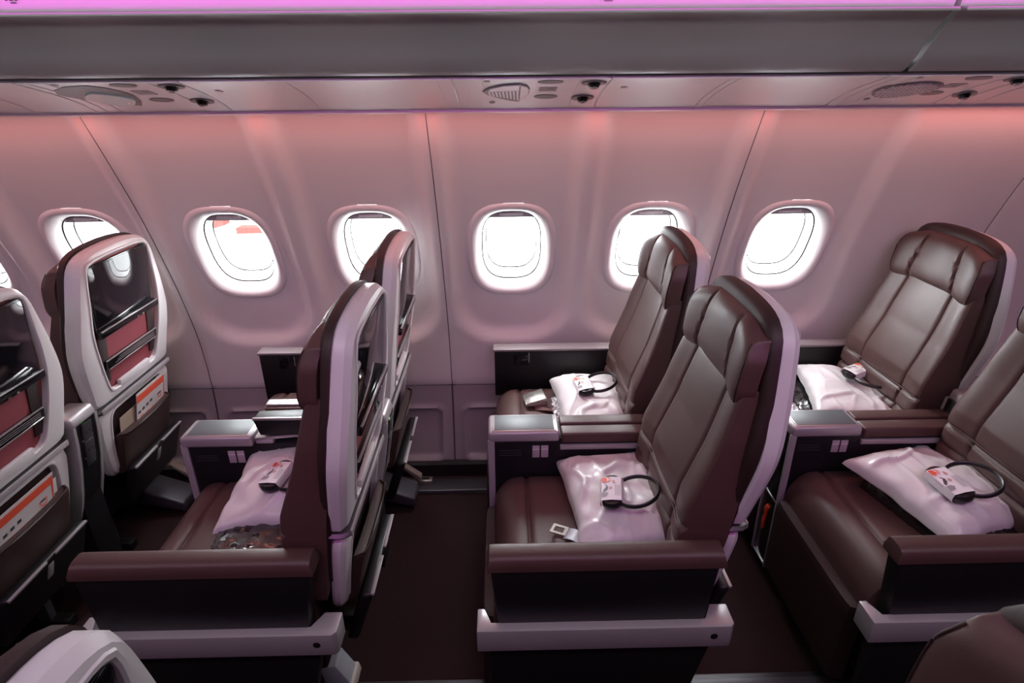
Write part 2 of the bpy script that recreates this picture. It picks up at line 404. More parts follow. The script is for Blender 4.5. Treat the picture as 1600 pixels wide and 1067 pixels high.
PS = [(1.647, 1.664), (1.70, 1.6535), (1.77, 1.640), (1.84, 1.623), (1.90, 1.605), (1.955, 1.582)]
def psuZ(y): return interp(y, [p[0] for p in PS], [p[1] for p in PS])
def psu_slab(name, x0, x1, m, parent, dz=0.0, th=0.02, y0=1.647, y1=1.955):
    ys = [lerp(y0, y1, k / 10) for k in range(11)]
    prof = [(y, psuZ(y) + dz) for y in ys] + [(y, psuZ(y) + dz + th) for y in reversed(ys)]
    return extrude_profile(name, prof, x0, x1, m, parent)
def on_psu(name, pts_loop, m, parent, h=0.003, lift=0.0):
    """flat piece lying on the panel; pts are (x, y)"""
    bm = bmesh.new(); A = [bm.verts.new((x, y, psuZ(y) + 0.001 - lift)) for x, y in pts_loop]; B = [bm.verts.new((x, y, psuZ(y) - h - lift)) for x, y in pts_loop]
    n = len(A)
    for k in range(n): bm.faces.new((A[k], A[(k+1) % n], B[(k+1) % n], B[k]))
    bm.faces.new(B); bm.faces.new(A[::-1]); return finish(bm, name, m, parent)
def psu_unit(cx, label, kind):
    u = empty('service_panel', (0, 0, 0), label, 'service panel', 'passenger service panels under the overhead bin')
    psu_slab('panel', cx - .16, cx + .252, 'psu', u)
    for x in (cx - .158, cx - .125, cx - .082, cx + .174, cx + .250):
        psu_slab('joint_line', x - .0012, x + .0012, 'psu_line', u, -0.0015, 0.004)
    for x, y in ((cx - .07, 1.665), (cx - .06, 1.90)): on_psu('screw', oval_loop(x, y, .009, .009, 12), 'psu_grey', u, .001)
    sh = [(-.085, 1.78), (-.065, 1.735), (-.03, 1.70), (.0, 1.69), (.018, 1.688), (.036, 1.71), (.045, 1.75), (.045, 1.80), (.034, 1.85), (.018, 1.885), (-.01, 1.872), (-.045, 1.845), (-.072, 1.815)]
    if kind == 'grille':
        g = on_psu('speaker', [(cx + a, y) for a, y in sh], 'psu_grey', u, .004)
        on_psu('speaker_cheek', [(cx + a, y) for a, y in [(.019, 1.694), (.036, 1.716), (.042, 1.75), (.042, 1.80), (.032, 1.845), (.019, 1.878)]], 'psu', u, .006)
        on_psu('speaker_brow', [(cx + a, y) for a, y in [(-.062, 1.738), (-.03, 1.704), (.0, 1.694), (.015, 1.692), (.015, 1.762), (-.03, 1.765), (-.07, 1.772)]], 'psu', u, .006)
        for k in range(9):
            x = cx - .070 + k * .0098
            on_psu('grille_slat', [(x, 1.772 - .002 * k), (x + .005, 1.772 - .002 * k), (x + .009, 1.815 + .0062 * k), (x + .004, 1.812 + .0062 * k)], 'psu', u, .007)
    elif kind == 'sign':
        on_psu('sign_recess', [(cx + a * 1.5 - .02, lerp(1.79, y, 1.15)) for a, y in sh], 'psu_grey', u, .002)
        g = on_psu('sign_lens', oval_loop(cx - .028, 1.815, .062, .072, 28, 1.5), 'sign_lens', u, .008)
        on_psu('sign_icon', oval_loop(cx - .005, 1.84, .010, .014, 12), 'sign_icon', g, .001, .008)
    else:
        g = on_psu('speaker', oval_loop(cx - .01, 1.80, .085, .085, 32), 'psu_grey', u, .003)
        for i in range(-6, 7):
            for j in range(-6, 7):
                if i * i + j * j < 40: on_psu('perforation_rib', [(cx - .01 + i * .0125 - .004, 1.80 + j * .0125 - .004), (cx - .01 + i * .0125 + .004, 1.80 + j * .0125 - .004), (cx - .01 + i * .0125 + .004, 1.80 + j * .0125 + .004), (cx - .01 + i * .0125 - .004, 1.80 + j * .0125 + .004)], 'psu', g, .006)
    for y in (1.676, 1.848): on_psu('reading_light', oval_loop(cx + .096, y, .034, .020, 24), 'psu_grey', u, .0015)
    on_psu('call_icon_plate', [(cx + .072, 1.742), (cx + .12, 1.742), (cx + .12, 1.79), (cx + .072, 1.79)], 'button', u, .001)
    on_psu('call_icon', [(cx + .095, 1.757), (cx + .112, 1.757), (cx + .112, 1.772), (cx + .095, 1.772)], 'psu_grey', u, .002)
    for y, x in ((1.690, cx + .212), (1.860, cx + .205)):
        d = on_psu('air_vent', oval_loop(x, y, .033, .026, 24), 'psu_grey', u, .003)
        bm = bmesh.new(); z = psuZ(y)
        add_tube(bm, [(x, y, z + .004), (x, y, z - .006), (x, y - .002, z - .013)], [.019, .017, .012], 14)
        finish(bm, 'nozzle', 'black_gloss', d, 60)
        bm = bmesh.new(); add_tube(bm, [(x, y - .002, z - .012), (x, y - .003, z - .017)], [.010, .008], 10); finish(bm, 'nozzle_tip', 'silver', d, 60)
    return u
psu_unit(-0.0, 'service panel with slatted shield speaker above the middle window', 'grille')
psu_unit(-1.105, 'service panel with glowing lens sign at the upper left', 'sign')
psu_unit(1.13, 'service panel with round perforated speaker at the upper right', 'dome')
def filler(x0, x1, lines, label, dot=None):
    u = empty('filler_panel', (0, 0, 0), label, 'ceiling panel', 'plain panels between the service panels')
    psu_slab('panel', x0, x1, 'psu', u)
    for x in lines: psu_slab('joint_line', x - .0012, x + .0012, 'psu_line', u, -0.0015, 0.004)
    if dot: on_psu('catch', oval_loop(dot, 1.755, .009, .011, 14, 3), 'psu_line', u, .002)
filler(-.851, -.162, [-.585, -.20], 'smooth grey panel left of the slatted speaker', -.80)
filler(.254, .968, [.565, .587], 'smooth grey panel right of the slatted speaker', .305)
filler(-3.1, -1.267, [-1.45], 'smooth grey panel at the upper left corner')
filler(1.384, 3.1, [1.45], 'smooth grey panel at the upper right corner')
tag(box('trim_1', 'dark_gap', None, -3.1, 3.1, 1.630, 1.652, 1.672, 1.70, 0), 'dark shadow joint between bin and service panels', kind='structure')
tag(extrude_profile('trim_2', [(1.953, 1.576), (1.961, 1.572), (1.965, 1.58), (1.955, 1.60)], -3.1, 3.1, 'psu', None), 'thin lip at the outer edge of the service panels', kind='structure')

# ------------------------------------------------------------------ seats (local: faces -x, y = 0 is the seat centre, z = 0 the floor)
ZB = [.30, .50, .70, .85, 1.0, 1.15, 1.25]; XBK = [.488, .52, .552, .577, .597, .611, .617]
def xb(z): return interp(z, ZB, XBK)
def xs(z): return interp(z, [.3, .5, .7, .92, 1.14, 1.25], [.452, .483, .508, .538, .558, .565])      # front edge of the white shell
UP = smooth_half([(0, 1.190), (.09, 1.187), (.155, 1.176), (.196, 1.150), (.215, 1.09), (.240, 1.0), (.264, .90), (.262, .84), (.246, .76), (.232, .70), (.228, .664), (.12, .662), (0, .662)], 2)
UPO = smooth_half([(0, 1.156), (.10, 1.154), (.155, 1.147), (.170, 1.130), (.180, 1.04), (.190, .95), (.188, .90), (.168, .80), (.148, .735), (.138, .712), (.12, .702), (.06, .700), (0, .700)], 2)
LO = smooth_half([(0, .652), (.12, .652), (.224, .650), (.222, .58), (.212, .50), (.200, .43), (.185, .385), (.16, .368), (.08, .366), (0, .366)], 2)
LOO = smooth_half([(0, .632), (.12, .632), (.150, .622), (.162, .59), (.164, .52), (.158, .45), (.150, .41), (.135, .390), (.06, .386), (0, .386)], 2)
def scl(L, d):
    """shrink a (y, z) half outline inwards by d"""
    zc = (L[0][1] + L[-1][1]) / 2; zh = (L[0][1] - L[-1][1]) / 2; yh = max(p[0] for p in L)
    return [(p[0] * (1 - d / yh), zc + (p[1] - zc) * (1 - d / zh)) for p in L]
def on_x(L, fx): return [(fx(z), y, z) for y, z in L]
def shell(name, outer, inner, parent, N=44):
    o = full(resample(outer, N)); o1 = full(resample(scl(outer, .010), N)); o2 = full(resample(scl(outer, .024), N)); i0 = full(resample(inner, N)); i1 = full(resample(scl(inner, .004), N))
    L = [on_x(full(resample(scl(outer, .004), N)), xs), on_x(o, lambda z: xs(z) + .008), on_x(o, lambda z: lerp(xs(z), xb(z), .62)), on_x(o1, lambda z: lerp(xs(z), xb(z), .92)), on_x(o2, xb),
         on_x(full(resample(scl(inner, -.010), N)), xb), on_x(full(resample(scl(inner, -.008), N)), lambda z: xb(z) + .003), on_x(full(resample(scl(inner, -.003), N)), lambda z: xb(z) + .003), on_x(i0, xb), on_x(i1, lambda z: xb(z) - .016)]
    return loops(name, L, 'shell', parent, cap0=True, smooth=26)
def on_back(name, m, parent, y0, y1, z0, z1, off, th, bev=.002, taper=0):
    """a slab lying on the rear face"""
    P = []
    for s in (0, 1):
        for y in (y0, y1):
            for z in (z0, z1): P.append((xb(z) + off + s * th, y * (1 - taper * (z - z0) / max(z1 - z0, 1e-6)) if taper else y, z))
    return hexa(name, m, parent, P, bev)
def make_seat_core(t):
    # seat cushion with a cross seam
    us = edge_samples(30); vs = edge_samples(44, [(.03 + .075 - .2475) / .2475 + d for d in (-.02, -.01, 0, .01, .02)])
    F, B = [], []
    for v in vs:
        x = -.075 + (v + 1) / 2 * .495; fr, br = [], []
        for u in us:
            y = u * .238
            z = .492 - .055 * (1 - se(u, 7) * se(v, 9)) - .075 * max(0, (0.02 - x) / .095) ** 3 + .006 * abs(u) ** 2 - .010 * math.exp(-((x - .03) / .006) ** 2)
            fr.append((x - (.0 if x > -.05 else 0), y, z)); br.append((x + .055 * max(0, (0.0 - x) / .075), y * .97, .34 + .05 * max(0, (.02 - x) / .095)))
        F.append(fr); B.append(br)
    c = grid_solid('seat_cushion', F, B, 'leather', t)
    # calf rest
    us = edge_samples(20); vs = edge_samples(20)
    F = [[(-.112 + .045 * (1 - se(u, 8) * se(v, 9)) + .004 * (v + 1), u * .225, .245 + v * .140) for u in us] for v in vs]
    B = [[(-.060, u * .22, .245 + v * .140) for u in us] for v in vs]
    grid_solid('calf_rest', F, B, 'leather_dark', t)
    # backrest
    us = edge_samples(56, [-.535, -.55, -.52, .535, .55, .52]); vs = [k / 90 * 2 - 1 for k in range(91)] + [-.985, .985]; vs = sorted(set(vs))
    F, B = [], []
    for v in vs:
        z = .46 + (v + 1) / 2 * .565; hw = interp(z, [.46, .7, .9, 1.03], [.228, .236, .226, .208]); fr, br = [], []
        x0 = interp(z, [.46, .58, .66, .72, .85, 1.0, 1.03], [.388, .386, .396, .404, .452, .494, .503])
        for u in us:
            g = .006 * math.exp(-((abs(u) - .535) / .016) ** 2) * sstep(.62, .64, z)
            g += .010 * math.exp(-((z - (.655 + .012 * u * u)) / .007) ** 2) + .011 * math.exp(-((z - (.592 + .012 * u * u)) / .008) ** 2)
            g += .006 * math.exp(-((abs(u) - .535) / .018) ** 2) * (1 - sstep(.64, .66, z))
            w = -.016 * sstep(.50, .95, abs(u)) + .004 * (1 - (u / .535) ** 2 if abs(u) < .535 else 0) * -1
            e = .050 * (1 - se(u, 9) * se(min(v, 0.0) if v < 0 else v, 14))
            fr.append((x0 + g + w + e, u * hw, z)); br.append((xs(z) - .004, u * (hw + .004), z))
        F.append(fr); B.append(br)
    bk = grid_solid('backrest', F, B, 'leather', t)
    # pale stitching along the lumbar seam
    for zc, dz in ((.648, 0), (.663, 0)):
        pts = []
        for k in range(25):
            u = lerp(-.93, .93, k / 24); z = zc + .012 * u * u; hw = .234
            x0 = interp(z, [.46, .58, .66, .72, .85], [.388, .386, .396, .404, .452]); w = -.016 * sstep(.50, .95, abs(u)); e = .050 * (1 - se(u, 9))
            pts.append((x0 + w + e - .0005, u * hw, z))
        tube('stitching', 'stitch', bk, pts, .0012, 5)
    # brown pad behind the headrest that lines the shell
    N = 40
    base = smooth_half([(0, 1.198), (.09, 1.195), (.155, 1.184), (.198, 1.156), (.217, 1.09), (.238, 1.0), (.256, .90), (.252, .84), (.238, .76), (.228, .66), (.222, .56), (.21, .48), (.12, .47), (0, .47)], 2)
    a = full(resample(scl(base, .022), N)); b = full(resample(scl(base, .006), N)); c = full(resample(base, N))
    fx = lambda z: interp(z, [.45, .7, .9, 1.0, 1.1, 1.2], [.455, .485, .508, .524, .530, .534])
    loops('back_pad', [on_x(a, fx), on_x(b, lambda z: fx(z) + .005), on_x(c, lambda z: fx(z) + .014), on_x(c, lambda z: xs(z) + .004)], 'leather_dark', t, cap0=True, cap1=True, smooth=60)
    # headrest
    us = edge_samples(64); vs = edge_samples(26); F, B = [], []
    for v in vs:
        fr, br = [], []
        for u in us:
            z = 1.082 + v * .088 - .010 * u * u - (.018 * sstep(.5, 1, abs(u)) * (v > 0) * v) + .006 * sstep(.4, 1, abs(u)) * (v < 0) * v
            hw = .212 - .016 * sstep(.2, 1, v) - .012 * sstep(-.5, -1, v)
            ug = .44 + .13 * ((v - 1) / 2) ** 2 * 1.0
            g = .013 * math.exp(-((abs(u) - ug) / .022) ** 2) * sstep(1.01, .8, abs(v))
            w = -.020 * sstep(.35, 1.0, abs(u)) - .006 * (1 - min(1, (u / .5) ** 2))
            e = .052 * (1 - se(u, 7) * se(v, 4.5))
            x0 = .484 + .024 * ((v + 1) / 2) ** 1.6
            fr.append((x0 + g + w + e, u * hw, z)); br.append((.527 + .01 * v, u * (hw - .008), z))
        F.append(fr); B.append(br)
    hr = grid_solid('headrest', F, B, 'leather', t)
    for s in (-1, 1):
        pts = []
        for k in range(16):
            v = lerp(-.86, .86, k / 15); u = s * .955
            z = 1.082 + v * .088 - .010 * u * u - (.018 * sstep(.5, 1, abs(u)) * (v > 0) * v) + .006 * (v < 0) * v
            hw = .212 - .016 * sstep(.2, 1, v) - .012 * sstep(-.5, -1, v); e = .052 * (1 - se(u, 7) * se(v, 4.5)); x0 = .484 + .024 * ((v + 1) / 2) ** 1.6
            pts.append((x0 - .020 + e - .0005, u * hw, z))
        tube('piping', 'leather_dark', hr, pts, .0018, 6)
    # white rear shell
    us_ = shell('upper_shell', UP, UPO, t)
    ls_ = shell('lower_shell', LO, LOO, t)
    N = 36
    band = [(0, .6655), (.2315, .6655), (.2325, .660), (.2325, .655), (.2295, .6495), (0, .6495)]
    bl = full(resample(band, N))
    loops('shell_band', [on_x(bl, lambda z: xs(z) - .001), on_x(bl, lambda z: lerp(xs(z), xb(z), .75)), on_x([(y * .955, z) for y, z in bl], lambda z: xb(z) + .005)], 'band', t, cap0=True, cap1=True)
    hexa('shell_rail', 'silver_paint', t, [(xb(.657) + dx, y, z) for dx in (.004, .010) for y in (-.215, .215) for z in (.649, .667)], .002)
    # maroon recess behind screen and shelf
    N = 36; r = full(resample(scl(UPO, .003), N))
    loops('recess_panel', [on_x(r, lambda z: xb(z) - .0155), on_x(r, lambda z: xb(z) - .013)], 'maroon', t, cap0=True, cap1=True)
    # seatback screen
    sc = on_back('screen', 'black_gloss', t, -.170, .170, .915, 1.142, -.013, .011, .003)
    on_back('screen_glass', 'screen', sc, -.163, .163, .936, 1.136, -.002, .0012, .0005)
    on_back('screen_sill', 'black_gloss', sc, -.172, .172, .905, .929, -.010, .022, .003)
    on_back('sill_edge', 'silver', sc, -.168, .168, .9265, .930, .006, .0065, .001)
    on_back('headphone_jack', 'silver', sc, .062, .070, .907, .912, .012, .001, 0)
    on_back('usb_port', 'band', sc, .030, .042, .907, .912, .012, .001, 0)
    # literature shelf with two bright edges
    sh = on_back('shelf', 'black_gloss', t, -.150, .150, .785, .818, -.012, .016, .002)
    on_back('shelf_edge', 'silver', sh, -.150, .150, .8165, .820, -.002, .007, .001)
    on_back('shelf_edge', 'silver', sh, -.146, .146, .7845, .788, -.002, .007, .001)
    for k in range(3): on_back('printed_line', 'silver_paint', sh, -.11 + .012 * k, .135, .796 + k * .006, .7975 + k * .006, .0035, .0008, 0)
    for s in (-1, 1): on_back('shelf_web', 'leather_dark', t, s * .142 - .022, s * .142 + .022, .735, .905, -.0145, .006, .002)
    # tab on the lower lip
    on_back('table_latch', 'shell', t, -.092, .092, .690, .722, -.012, .015, .004)
    # literature pocket
    N = 36; r = full(resample(scl(LOO, .003), N))
    loops('pocket_back', [on_x(r, lambda z: xb(z) - .0155), on_x(r, lambda z: xb(z) - .013)], 'leather_dark', t, cap0=True, cap1=True)
    us = edge_samples(24); vs = edge_samples(16)
    F = [[(xb(.455 + v * .082) + .026 - .022 * (1 - se(u, 5) * se(v, 6)) + .012 * (v + 1) / 2, u * (.158 + .004 * v), .455 + v * .082 - .008 * (1 - u * u) * (v > 0) * v) for u in us] for v in vs]
    B = [[(p[0] - .010, p[1], p[2]) for p in r_] for r_ in F]
    pk = grid_solid('pocket', F, B, 'pocket', t)
    tube('pocket_hem', 'leather_dark', pk, [(xb(.535) + .036 - .022 * (1 - se(u, 5)) - .008 * 0, u * .160, .536 - .008 * (1 - u * u)) for u in [k / 12 - 1 for k in range(25)]], .004, 6)
    # footrest hanging from the rear
    fr = hexa('footrest', 'black', t, [(x + (.058 if z > .3 else 0), y, z) for x in (.478, .512) for y in (-.165, .165) for z in (.235, .405)], .012, 3)
    for y0, y1 in ((-.160, -.018), (.018, .160)):
        hexa('footrest_edge', 'silver_paint', fr, [(x + (0 if z < .4 else .002), y, z) for x in (.560, .570) for y in (y0, y1) for z in (.396, .404)], .001)
    hexa('footrest_hinge', 'silver_paint', fr, [(x + (.020 if z > .34 else 0), y, z) for x in (.508, .545) for y in (-.016, .016) for z in (.325, .385)], .008, 3)
    # seat pan and legs
    box('seat_pan', 'black', t, -.04, .44, -.225, .225, .20, .338, .01)
    for x in (.06, .36):
        for y in (-.12, .12):
            box('leg', 'steel_grey', t, x - .02, x + .02, y - .014, y + .014, .03, .205, .004)
    box('leg_rail', 'black', t, .0, .44, -.14, -.10, .0, .035, .005)
    box('leg_rail', 'black', t, .0, .44, .10, .14, .0, .035, .005)
def aisle_extras(t):
    # outer armrest
    pts = []
    us = edge_samples(10); vs = edge_samples(40)
    F = [[(-.084 + (v + 1) / 2 * .562, -.273 + u * .030, .650 - .020 * (1 - se(u, 4) * se(v, 16)) - .008 * (u < 0) * u * u) for u in us] for v in vs]
    B = [[(-.084 + (v + 1) / 2 * .562, -.273 + u * .030, .610) for u in us] for v in vs]
    grid_solid('armrest_pad', F, B, 'leather', t)
    p = hexa('armrest_panel', 'black', t, [(x, y, z) for (x, y, z) in [(-.055, -.300, .37), (-.076, -.300, .612), (-.055, -.25, .37), (-.076, -.25, .612), (.440, -.300, .37), (.465, -.300, .612), (.440, -.25, .37), (.465, -.25, .612)]], .008)
    # silver rail: U shape in plan
    poly = [(-.112, -.324), (.505, -.324), (.515, -.314), (.515, -.255), (.470, -.255), (.450, -.302), (-.080, -.302), (-.092, -.255), (-.112, -.255)]
    bm = bmesh.new(); A = [bm.verts.new((x, y, .378)) for x, y in poly]; Bv = [bm.verts.new((x, y, .446)) for x, y in poly]; n = len(poly)
    for k in range(n): bm.faces.new((A[k], A[(k+1) % n], Bv[(k+1) % n], Bv[k]))
    bm.faces.new(Bv); bm.faces.new(A[::-1])
    bmesh.ops.bevel(bm, geom=list(bm.edges), offset=.003, segments=2, profile=.5, affect='EDGES')
    r = finish(bm, 'side_rail', 'silver_paint', t, 35)
    bm = bmesh.new(); add_tube(bm, [(.466, -.3235, .414), (.466, -.3248, .414)], .009, 14); finish(bm, 'bolt_hole', 'black', r, 60)
    hexa('base_skirt', 'black', t, [(-.085, -.312, .06), (-.085, -.312, .381), (-.085, -.27, .06), (-.085, -.27, .381), (.40, -.312, .06), (.47, -.312, .381), (.40, -.27, .06), (.47, -.27, .381)], .01)
    f = hexa('foot_cover', 'pale_grey', t, [(.385, -.14, .02), (.375, -.14, .10), (.385, -.07, .02), (.375, -.07, .10), (.465, -.14, .02), (.425, -.14, .10), (.465, -.07, .02), (.425, -.07, .10)], .006)
    hexa('foot_pad', 'cream', f, [(.383, -.144, .0), (.383, -.144, .03), (.383, -.066, .0), (.383, -.066, .03), (.475, -.144, .0), (.468, -.144, .03), (.475, -.066, .0), (.468, -.066, .03)], .004)
    hexa('front_leg_cap', 'plate', t, [(.018, -.20, .06), (.018, -.20, .16), (.018, -.135, .06), (.018, -.135, .16), (.034, -.20, .06), (.034, -.20, .16), (.034, -.135, .06), (.034, -.135, .16)], .003)
def window_extras(t):
    p = hexa('wall_armrest', 'black', t, [(-.075, .262, .44), (-.075, .262, .646), (-.075, .315, .44), (-.075, .315, .646), (.46, .262, .44), (.46, .262, .646), (.46, .315, .44), (.46, .315, .646)], .004)
    box('armrest_ledge', 'ledge', t, -.080, .47, .256, .320, .646, .657, .004)
    box('recline_flap', 'black_gloss', p, .004, .066, .2605, .2625, .582, .638, .001)
    box('flap_pull', 'silver', p, .066, .069, .2595, .2625, .595, .638, .0005)
    hexa('leg_strut', 'tan', t, [(.455, .20, .14), (.445, .20, .165), (.455, .235, .14), (.445, .235, .165), (.545, .225, .028), (.555, .225, .052), (.545, .26, .028), (.555, .26, .052)], .004)
    hexa('leg_fairing', 'steel_grey', t, [(.36, .07, .06), (.36, .07, .135), (.36, .195, .06), (.36, .195, .135), (.545, .07, .012), (.545, .07, .058), (.545, .195, .012), (.545, .195, .058)], .008, 3)
    f = box('track_fitting', 'buckle', t, .525, .60, .225, .262, .012, .034, .005)
    box('fitting_slot', 'black', f, .555, .585, .236, .250, .033, .0355, 0)

PITCHX = .965; AY, WY = 1.345, 1.945
def build(fn, label):
    t = empty('passenger_seat', (0, 0, 0), label, 'seat', 'premium economy passenger seats'); make_seat_core(t); fn(t); return t
seatA = build(aisle_extras, '')
seatW = build(window_extras, '')
RX = {1: -2 * PITCHX, 2: -PITCHX, 3: 0.0, 4: PITCHX}
SL = {('A', 1): 'aisle seat cut off by the left edge, seen from behind with dark screen',
      ('A', 2): 'aisle seat left of the carpet gap, white shell seen edge on, pillow behind it',
      ('A', 3): 'brown leather aisle seat in the centre right with pillow and headphones facing left',
      ('A', 4): 'aisle seat cut off by the right edge with rounded cushion front',
      ('W', 1): 'window seat at the left whose screen mirrors a bright window',
      ('W', 2): 'window seat behind the left aisle seat, dark screen seen edge on',
      ('W', 3): 'brown leather window seat in the centre right with metal buckle on cushion',
      ('W', 4): 'brown leather window seat at the upper right with full backrest showing'}
first = {'A': seatA, 'W': seatW}; used = set(); SEAT = {}
for (k, r), lab in SL.items():
    t = first[k] if k not in used else copy_thing(first[k]); used.add(k)
    t.location = (RX[r], AY if k == 'A' else WY, 0); t['label'] = lab; SEAT[(k, r)] = t
# centre block seats in the foreground
for x, lab in ((-1.035, 'foreground seat at the lower left corner, pale shell top only'), (-.06, 'foreground seat at the lower right corner, brown headrest top only')):
    t = copy_thing(seatA); t.location = (x, .247, 0); t['label'] = lab; t['group'] = 'seats of the centre block in the foreground'

# ------------------------------------------------------------------ consoles between the seats
def make_console(raised):
    t = empty('center_console', (0, 0, 0), '', 'console', 'consoles between aisle and window seats')
    box('console_body', 'black', t, -.078, .50, -.050, .050, .10, .622, .004)
    fr = box('cocktail_table', 'silver_paint', t, -.090, .136, -.058, .058, .612, .651, .010, 3)
    box('table_rim', 'silver', fr, -.076, .125, -.049, .049, .6495, .6525, .0015)
    box('table_top', 'plate', fr, -.070, .119, -.044, .044, .652, .6535, .0005)
    for s in (-1, 1): box('front_trim', 'silver_paint', t, -.092, -.070, s * .052 - .005, s * .052 + .005, .07, .622, .003)
    fp = box('front_panel', 'black_gloss', t, -.086, -.076, -.046, .046, .07, .61, .002)
    for z in (.075, .345): box('pocket_edge', 'silver', fp, -.0885, -.0855, -.046, .046, z - .002, z + .002, 0)
    for y in (-.045, .045): box('pocket_edge', 'silver', fp, -.0885, -.0855, y - .0015, y + .0015, .075, .345, 0)
    tg = [(-.089, -.002, .30), (-.091, .002, .285), (-.090, .0, .26), (-.091, .006, .235), (-.090, .004, .21), (-.089, .012, .19)]
    tube('pull_tag', 'red_tag', fp, tg, [.010, .012, .008, .010, .009, .004], 8, .5)
    dz = .062 if raised else 0
    if not raised:
        box('armrest_lid', 'leather', t, .142, .50, -.056, -.001, .606, .642, .007, 3)
        box('armrest_lid', 'leather', t, .142, .50, .003, .056, .606, .646, .006, 3)
        box('trim_strip', 'silver_paint', t, .138, .50, -.060, -.050, .585, .602, .002)
    else:
        a = hexa('armrest_lid', 'black', t, [(.165, -.056, .655), (.150, -.056, .712), (.165, .0, .655), (.150, .0, .712), (.50, -.056, .655), (.50, -.056, .722), (.50, .0, .655), (.50, .0, .722)], .004)
        box('lid_edge', 'silver', a, .150, .50, -.058, -.048, .709, .717, .002)
        b = box('armrest_lid', 'leather', t, .165, .50, .006, .056, .655, .716, .005)
        box('lid_edge', 'silver', b, .165, .50, .020, .056, .7155, .722, .002)
        hexa('lid_bracket', 'silver', t, [(.140, -.05, .632), (.140, -.05, .642), (.140, .04, .632), (.140, .04, .642), (.30, -.05, .645), (.30, -.05, .657), (.30, .04, .645), (.30, .04, .657)], .002)
        box('lid_pivot', 'silver_paint', t, .14, .20, -.048, .0, .61, .635, .008, 3)
    for k in range(2):
        x = .050 + k * .0275
        b = box('seat_button', 'button', t, x, x + .0235, -.0535, -.0495, .553, .597, .0015)
        box('button_mark', 'icon', b, x + .001, x + .0225, -.0542, -.0533, .583, .586, 0)
    for k in range(3): box('vent_slit', 'vent', t, -.055, .015, -.0512, -.0498, .560 + k * .009, .5625 + k * .009, 0)
    # rear power module
    prof = [(.452, .28), (.485, .36), (.510, .44), (.532, .53), (.548, .62), (.556, .69)]
    def strip(name, m, y0, y1, d0, d1, par, z0=0, z1=5):
        P = prof[z0:z1+1]; F = [[(x + d1, y, z) for y in (y0, y1)] for x, z in P]; B = [[(x + d0, y, z) for y in (y0, y1)] for x, z in P]
        return grid_solid(name, F, B, m, par, 30)
    pm = strip('power_module', 'black', -.046, .046, -.09, .004, t)
    for s in (-1, 1): strip('module_side', 'silver_paint', s * .052 - .006, s * .052 + .006, -.09, .008, pm)
    hexa('module_cap', 'silver_paint', pm, [(.47, -.058, .685), (.48, -.058, .722), (.47, .058, .685), (.48, .058, .722), (.566, -.058, .685), (.556, -.058, .722), (.566, .058, .685), (.556, .058, .722)], .010, 3)
    for z in (.655, .590):
        xx = interp(z, [p[1] for p in prof], [p[0] for p in prof])
        s = hexa('socket', 'vent', pm, [(xx + d - .011 * (dz_ < 0) + (.008 if dz_ > 0 else 0), y, z + dz_) for d in (.001, .007) for y in (-.022, .022) for dz_ in (-.066, .026)], .002)
        for y in (-.008, .008): box('socket_hole', 'black_gloss', s, xx + .004, xx + .0085, y - .003, y + .003, z - .008, z + .002, 0)
        hexa('socket_rule', 'silver', pm, [(xx + d - .012, y, z - .031 + e) for d in (.006, .014) for y in (-.025, .025) for e in (-.0015, .0015)], 0)
    box('power_light', 'led_green', pm, .556, .5625, -.004, .004, .672, .677, 0)
    return t
con = make_console(False); conr = make_console(True)
CL = {1: 'grey ended console with power sockets at the left, between two seat shells', 3: 'console with cocktail table left of the centre right aisle seat',
      4: 'console with cocktail table at the right and a red tag in its front'}
u_ = False
for r, lab in CL.items():
    t = con if not u_ else copy_thing(con); u_ = True
    t.location = (RX[r], 1.638, 0); t['label'] = lab
conr.location = (RX[2], 1.638, 0); conr['label'] = 'console with raised armrest lid beside the left pillow'

# ------------------------------------------------------------------ pillows, headphones, blankets
def make_pillow(loc, rz, a, b, h, seed, label, tilt=(0, 0)):
    n = 64; F, B = [], []
    us = edge_samples(n)
    for v in us:
        fr, br = [], []
        for u in us:
            pin = 1 - .07 * (1 - v * v) * abs(u) ** 3; pin2 = 1 - .07 * (1 - u * u) * abs(v) ** 3
            x, y = u * a * pin, v * b * pin2
            th = (se(u, 2.6) * se(v, 2.6)) ** .85
            q = Vector((x * 9 + seed * 7, y * 9, seed)); wr = noise.noise(q) * .012 + noise.noise(q * 2.3) * .006
            rid = abs(noise.noise(Vector((x * 6 + y * 5 + seed, y * 7 - x * 3, seed * 3.1))))
            wr += .010 * (1 - min(1, rid * 7)) * sstep(.0, .4, max(abs(u), abs(v)))
            rd2 = abs(noise.noise(Vector((x * 13 - y * 4 + seed * 2, y * 5 + x * 9, seed * 1.7)))); wr += .005 * (1 - min(1, rd2 * 9))
            k = sstep(0, .35, 1 - max(abs(u), abs(v)))
            z = h * th + wr * (.35 + .65 * k) * (.3 if th < .1 else 1)
            ex = .008 * noise.noise(Vector((u * 3, v * 3, seed + 5))) * (max(abs(u), abs(v)) ** 4)
            fr.append((x + ex, y - ex, z)); br.append((x + ex, y - ex, min(z - .002, -.012 * th)))
        F.append(fr); B.append(br)
    o = grid_solid('pillow', F, B, 'film', None, 70)
    o.location = loc; o.rotation_euler = (tilt[0], tilt[1], rz)
    return tag(o, label, 'pillow', 'white plastic wrapped pillows on the seats')
